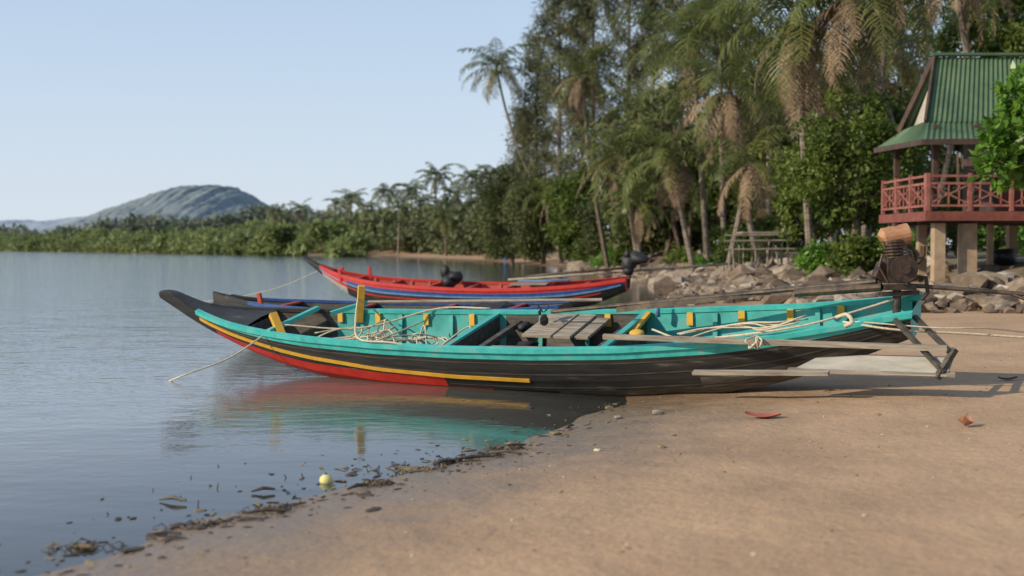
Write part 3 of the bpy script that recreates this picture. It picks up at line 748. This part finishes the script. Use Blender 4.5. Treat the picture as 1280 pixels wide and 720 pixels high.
# ------------------------------------------------------------ stilt hut
hut=empty('stilt_hut')
m,nt,N,L,B=newmat('green_corrugated_roof'); tc=N.new('ShaderNodeTexCoord')
nn=noise(1.5,8,.7); r=ramp(N,[(.3,(.035,.065,.033)),(.55,(.06,.115,.055)),(.75,(.12,.12,.075))]); L.new(nn.outputs[0],r.inputs[0]); L.new(r.outputs[0],B.inputs['Base Color']); B.inputs['Roughness'].default_value=.6
M_roof=m
M_hutred=mat('red_stained_timber',(.12,.03,.02),(.20,.06,.035),5,.6,.2)
M_hutdk=mat('dark_timber',(.035,.02,.014),(.08,.045,.03),5,.7,.2)
M_conc=mat('post_concrete',(.26,.18,.11),(.38,.28,.18),4,.85,.3)
M_thatch=mat('gable_board',(.30,.28,.22),(.42,.39,.32),5,.8,.2)
def corr(mb,a,b,c,d,n,m,amp=.02,rows=6):
    a,b,c,d=map(lambda q:np.array(q,float),(a,b,c,d)); nr=unit(np.cross(b-a,d-a))
    if nr[2]<0: nr=-nr
    V=[]
    for j in range(rows+1):
        v=j/rows
        for i in range(n+1):
            u=i/n; p=(a*(1-u)+b*u)*(1-v)+(d*(1-u)+c*u)*v
            V.append(p+nr*amp*(1 if i%2 else -1))
    w=n+1; F=[[j*w+i,j*w+i+1,(j+1)*w+i+1,(j+1)*w+i] for j in range(rows) for i in range(n)]
    k=len(V); V2=[p-nr*.02 for p in V]
    mb.add(V+V2,F+[[q+k for q in fc][::-1] for fc in F],m)
mb=MB()
RX0,RX1=9.78,15.5; ry=28.7; rz=5.9
corr(mb,(RX0,ry,rz),(RX1,ry,rz),(RX1,27.5,4.3),(9.2,27.5,4.3),110,0)
corr(mb,(RX0,ry,rz),(RX1,ry,rz),(RX1,29.9,4.3),(9.4,29.9,4.3),110,0)
corr(mb,(9.2,27.55,4.32),(15.5,27.55,4.32),(15.5,26.3,3.87),(8.72,26.3,3.8),110,0)
corr(mb,(9.2,27.55,4.32),(9.4,29.8,4.32),(9.0,30.7,3.95),(8.72,26.3,3.8),60,0)
mb.build('corrugated_roof',[M_roof],False,hut)
mb=MB()
mb.add([(9.42,27.75,4.36),(9.83,ry,5.75),(9.6,29.7,4.36)],[[0,1,2]],0)
for q in((27.45,9.17,4.27),(29.95,9.37,4.27)): mb.add(*beam((RX0-.03,ry,rz+.04),(q[1]-.03,q[0],q[2]+.03),.05,.14),1)
mb.add(*beam((RX0-.1,ry,rz+.07),(RX1,ry,rz+.07),.2,.06),2)
mb.add(*beam((8.70,26.28,3.76),(15.5,26.28,3.82),.04,.12),1); mb.add(*beam((8.69,26.28,3.76),(8.97,30.7,3.91),.04,.12),1)
mb.build('gable_and_bargeboards',[M_thatch,M_hutdk,M_roof],False,hut)
mb=MB()
DX=8.98; YB=30.0
mb.add(*beam((DX,(26.7+YB)/2,2.27),(15.5,(26.7+YB)/2,2.27),YB-26.7,.07),1)
mb.add(*beam((DX-.03,26.66,2.2),(15.5,26.66,2.2),.07,.2),0); mb.add(*beam((DX-.05,26.63,2.2),(DX-.05,YB,2.2),.07,.2),0)
for y in(27.5,28.6,29.6): mb.add(*beam((DX+.05,y,2.12),(15.5,y,2.12),.1,.16),1)
for x in(9.25,10.15,11.8,13.4,15.2):
    for y in(27.1,29.8):
        mb.add(*beam((x,y,2.31),(x,y,4.2),.12,.12,(0,1,0)),1)
mb.add(*beam((10.9,28.9,2.31),(10.9,28.9,4.3),1.9,.08,(1,0,0)),1)
for (x0,x1,z0,z1) in((10.94,12.0,2.31,4.3),(12.9,15.4,2.31,4.3),(12.0,12.9,4.0,4.3)):
    mb.add(*beam(((x0+x1)/2,28.0,z0),((x0+x1)/2,28.0,z1),x1-x0,.08,(0,1,0)),0)
mb.add(*beam((10.94,29.85,3.3),(15.4,29.85,3.3),.08,1.98),1)
mb.build('deck_and_walls',[M_hutred,M_hutdk],False,hut)
mb=MB()
def rail(p0,p1):
    p0=np.array(p0,float);p1=np.array(p1,float); Lr=np.linalg.norm(p1-p0); n=int(Lr/.8)
    for dz in(.12,.60,.76): mb.add(*beam(p0+[0,0,dz],p1+[0,0,dz],.05,.05),0)
    for i in range(n+1):
        p=p0+(p1-p0)*i/n; mb.add(*beam(p,p+[0,0,.82],.08,.08,(0,1,0)),0)
        if i<n:
            q=p0+(p1-p0)*(i+1)/n; off=np.array([0,0,.15]); off2=np.array([0,0,.58])
            mb.add(*beam(p+off,q+off2,.03,.03),0); mb.add(*beam(p+off2,q+off,.034,.028),0)
            for k_ in(.25,.5,.75):
                c=p*(1-k_)+q*k_; mb.add(*beam(c+off,c+off2,.028,.03,(0,1,0)),0)
rail((DX,26.75,2.31),(15.3,26.75,2.31)); rail((DX,26.85,2.31),(DX,YB-.05,2.31))
mb.build('porch_railing',[mat('railing_red',(.18,.05,.037),(.30,.12,.09),6,.6,.2,c3=(.2,.14,.1))],False,hut)
mb=MB()
for x,y,w in((9.3,27.0,.24),(10.05,27.3,.32),(12.2,27,.28),(14.8,27,.28),(9.8,29.6,.2),(12,29.7,.2),(14.8,29.7,.2),(10.9,28.2,.12),(9.1,29.7,.12)):
    mb.add(*beam((x,y,hz(x,y)-.3),(x,y,2.05),w,w,(0,1,0)),0)
mb.build('stilts',[M_conc],False,hut)
mb=MB()
v,f=blobmesh((9.4,29.5,1.4),(.25,.3,.3),.3); mb.add(v,f,0)
v,f=blobmesh((11.4,28.5,1.3),(.5,.3,.25),.3); mb.add(v,f,0)
mb.build('stored_bundle',[M_cloth],True,hut)

# sea almond tree
mb=MB(); bx,by=10.6,22.2; z0=hz(bx,by)
mb.add(*tube(bez((bx,by,z0-.1),(bx-.1,by,z0+1.8),(bx-.4,by,4.2),10),np.linspace(.16,.07,10),8),1)
C=[(8.52,22,3.35),(8.75,22.3,3.75),(8.6,21.9,3.05),(8.92,22,4.15),(9.15,22.2,4.5),(9.0,21.8,3.4),(9.2,22.1,3.0),(9.5,22.4,3.9),(9.8,22,4.6),(10.2,22,3.6),(10.6,22.4,4.4),(11,22,3.8),(10.1,21.6,4.9),(9.2,22.8,3.9),(8.8,22.4,3.1),(9.1,22,3.8)]
for c in C:
    c=np.array(c); p=np.array([bx-.25,by,3.2]); mb.add(*tube(bez(p,(p+c)/2+[0,0,-.1],c,6),np.linspace(.05,.012,6),5,False),1)
    for k_ in range(11):
        a=unit(rng.normal(size=3)*[1,1,.7]); e=c+a*rng.uniform(.1,.38); mb.add(*tube([c,e],[.012,.007],4,False),1)
        n=14; d=unit(rng.normal(size=(n,3))+a*.8+[0,0,.1]); v,f=leaves(np.repeat([e],n,0)+rng.normal(size=(n,3))*.04,d,rng.uniform(.17,.30,n),rng.uniform(.10,.15,n),np.array([[0,-.3,1.]])); mb.add(v,f,0)
mb.build('sea_almond_tree',[ML_bright,M_bark],False)

# ------------------------------------------------------------ small things on the sand
M_deb=mat('wet_seaweed',(.03,.02,.014),(.07,.05,.03),20,.6,.3); M_deb2=mat('dry_weed',(.12,.09,.045),(.24,.18,.09),20,.8,.3)
mb=MB()
def shore_pt(t):
    seg=LAND[2:10]; L_=np.cumsum([0]+[np.linalg.norm(seg[i+1]-seg[i]) for i in range(len(seg)-1)]); q=t*L_[-1]
    return np.array([np.interp(q,L_,seg[:,0]),np.interp(q,L_,seg[:,1])])
for i in range(560):
    t=rng.uniform(.2,1) if rng.uniform()<.6 else rng.uniform(.25,.75); p=shore_pt(t)+rng.normal(size=2)*np.array([.22,.14])*rng.choice([.6,1,1.6])
    if rng.uniform()<.16: p=p+np.array([-rng.uniform(0,1.2),rng.uniform(-.2,.3)])
    z=max(hz(*p),.0)+.003; s_=rng.uniform(.003,.016)*(2.8 if rng.uniform()<.07 else 1)
    v,f=blobmesh((p[0],p[1],z),(s_*rng.uniform(1,3.4),s_,s_*.35),.4,sub=1); mb.add(v,f,int(rng.uniform()<.35))
for (x,y,r_) in((-.72,8.72,.10),(-1.40,7.35,.05),(-.2,9.25,.05),(-.45,9.02,.05),(-1.75,6.95,.035),(-.02,9.55,.035),(-2.25,6.45,.05),(-.9,8.1,.03)):
    for k_ in range(34):
        a=rng.uniform(0,6.28); q=(x+r_*rng.normal()*1.7,y+r_*rng.normal()*.8); z=max(hz(*q),0)
        P=[(q[0],q[1],z+.0),(q[0]+.03*math.cos(a),q[1]+.03*math.sin(a),z+rng.uniform(.005,.035)),(q[0]+.08*math.cos(a+.3),q[1]+.08*math.sin(a+.3),z+.004)]
        mb.add(*tube(P,[.002,.005,.0015],4),int(rng.uniform()<.25))
    v,f=blobmesh((x,y,max(hz(x,y),0)+.003),(r_*1.2,r_*.6,.016),.45); mb.add(v,f,1)
for (x,y,L_,a) in((-.3,9.05,.36,.35),(-.05,9.25,.26,-.3),(-.5,8.9,.2,.9),(-1.45,7.2,.26,.1),(.0,9.6,.24,.5),(-1.9,6.7,.2,-.2),(-1.0,7.95,.16,.7),(.5,10.6,.14,1.1),(-1.6,7.9,.15,.2),(-2.1,7.6,.2,-.4)):
    z=max(hz(x,y),0)+.012; mb.add(*tube([(x-math.cos(a)*L_/2,y-math.sin(a)*L_/2,z),(x,y,z+.02),(x+math.cos(a)*L_/2,y+math.sin(a)*L_/2,z+.01)],[.006,.013,.008],6),0)
for i in range(9):
    x=rng.uniform(-2.6,-1.2); y=rng.uniform(7.2,9.0)
    if float(sdist(np.array([x]),np.array([y]),LAND)[0])>-.15: continue
    mb.add(*tube([(x,y,-.03),(x+rng.uniform(-.03,.03),y,rng.uniform(.01,.035))],[.006,.003],4),0)
mb.build('seaweed_debris',[M_deb,M_deb2],False)
mb=MB()
for i in range(420):
    x=rng.uniform(-1.5,6); y=rng.uniform(5.5,17)
    if float(sdist(np.array([x]),np.array([y]),LAND)[0])<.2: continue
    s_=rng.uniform(.003,.011)*(2.2 if rng.uniform()<.06 else 1); v,f=blobmesh((x,y,hz(x,y)+s_*.3),(s_*1.5,s_,s_*.6),.3,sub=1); mb.add(v,f,int(rng.uniform()<.75))
mb.build('beach_litter',[M_rope,M_deb2],False)
def leafobj(name,x,y,L_,W_,az,m,curl=.03):
    mb=MB(); z=hz(x,y)+.008; V=[]
    ts=np.linspace(0,1,8)
    for t in ts:
        w=W_*math.sin(math.pi*min(max(t,.04),.97))**.8; zz=z+curl*(abs(t-.5)*2)**2
        c=np.array([x+math.cos(az)*(t-.5)*L_,y+math.sin(az)*(t-.5)*L_,zz]); s_=np.array([-math.sin(az),math.cos(az),.0])
        V+=[c-s_*w/2+[0,0,curl*.6],c,c+s_*w/2+[0,0,curl*.8]]
    F=[[i*3+j,i*3+j+1,(i+1)*3+j+1,(i+1)*3+j] for i in range(7) for j in(0,1)]
    mb.add(V,F,0); return mb.build(name,[m],True)
M_rl=mat('fallen_leaf_red',(.30,.06,.04),(.42,.11,.06),15,.6); M_bl=mat('fallen_leaf_brown',(.22,.10,.06),(.33,.16,.09),15,.6)
leafobj('fallen_leaf',2.12,10.4,.30,.20,-.35,M_rl,.025); leafobj('fallen_leaf',3.45,9.35,.13,.12,.9,M_bl,.055)
leafobj('fallen_leaf',4.95,12.3,.2,.08,.1,M_deb,.02)
mb=MB(); v,f=blobmesh((1.33,11.1,hz(1.33,11.1)+.02),(.06,.045,.03),.3); mb.add(v,f,0); v,f=blobmesh((.95,11.0,hz(.95,11.0)+.01),(.05,.035,.018),.3); mb.add(v,f,0); mb.build('pebble',[M_wood],False)
mb=MB(); v,f=blobmesh((-1.25,8.25,.015),(.05,.045,.042),.08); mb.add(v,f,0); mb.add(*tube([(-1.25,8.25,.05),(-1.25,8.25,.065)],.008,6),1); mb.build('floating_fruit',[mat('fruit_skin',(.5,.46,.14),(.6,.56,.25),10,.6),M_wooddk],True)
mb=MB(); x,y=pxx(632,112),112; mb.add(*tube([(x,y,hz(x,y)-.05),(x,y,hz(x,y)+.35),(x,y,hz(x,y)+.4)],[.2,.2,.15],12),0); mb.build('blue_drum',[M_blue],False)

mb=MB()
P0=(17.6,41,9.3); P1=(13.5,52,9.6)
for p in(P0,P1): mb.add(*tube([(p[0],p[1],hz(p[0],p[1])-.2),(p[0],p[1],p[2]+.2)],[.14,.1],8),0); mb.add(*beam((p[0]-.7,p[1],p[2]-.1),(p[0]+.7,p[1],p[2]-.1),.1,.1),0)
for k_ in(-.6,0,.6):
    a=np.array([P0[0]+k_,P0[1],P0[2]]); b=np.array([P1[0]+k_,P1[1],P1[2]]); mb.add(*tube(bez(a,(a+b)/2-[0,0,.5],b,12),.015,4),1)
mb.build('power_line',[M_wood,M_cloth],False)

# ------------------------------------------------------------ light, world, camera
SV=Vector((-.88,-.40,.49)).normalized(); el=math.asin(SV.z); rot=math.atan2(SV.x,SV.y)%(2*math.pi)
sl=bpy.data.lights.new('sun','SUN'); sl.energy=5.0; sl.angle=math.radians(.6); sl.color=(1,.85,.66)
so=bpy.data.objects.new('sun',sl); so.rotation_euler=(-SV).to_track_quat('-Z','Y').to_euler(); COL.objects.link(so)
w=bpy.data.worlds.new('World'); scene.world=w; w.use_nodes=True; N=w.node_tree.nodes; L=w.node_tree.links
sk=N.new('ShaderNodeTexSky'); sk.sky_type='NISHITA'; sk.sun_disc=False; sk.sun_elevation=el; sk.sun_rotation=rot; sk.air_density=1.0; sk.dust_density=.6; sk.ozone_density=2.0
tc=N.new('ShaderNodeTexCoord'); sp=N.new('ShaderNodeSeparateXYZ'); L.new(tc.outputs['Generated'],sp.inputs[0])
mr=N.new('ShaderNodeMapRange'); mr.inputs[1].default_value=0; mr.inputs[2].default_value=.45; mr.inputs[3].default_value=.92; mr.inputs[4].default_value=.45; L.new(sp.outputs[2],mr.inputs[0])
hc=N.new('ShaderNodeMapRange'); hc.inputs[1].default_value=0; hc.inputs[2].default_value=.22; L.new(sp.outputs[2],hc.inputs[0])
h2=N.new('ShaderNodeMix'); h2.data_type='RGBA'; h2.inputs[6].default_value=(5.3,5.95,6.7,1); h2.inputs[7].default_value=(4.3,5.4,7.0,1); L.new(hc.outputs[0],h2.inputs[0])
mx=N.new('ShaderNodeMix'); mx.data_type='RGBA'; L.new(mr.outputs[0],mx.inputs[0]); L.new(sk.outputs[0],mx.inputs[6]); L.new(h2.outputs[2],mx.inputs[7])
L.new(mx.outputs[2],N['Background'].inputs[0]); N['Background'].inputs[1].default_value=.13
cd=bpy.data.cameras.new('camera'); cam=bpy.data.objects.new('camera',cd); COL.objects.link(cam)
cam.location=(0,0,1.6); cam.rotation_euler=(math.radians(90-2.04),0,0); cd.lens=18/math.tan(math.radians(22.5)); cd.sensor_width=36
cd.clip_start=.1; cd.clip_end=20000
cd.dof.use_dof=True; cd.dof.focus_distance=13; cd.dof.aperture_fstop=1.4
scene.camera=cam
scene.view_settings.view_transform='Standard'; scene.view_settings.look='None'; scene.view_settings.exposure=0
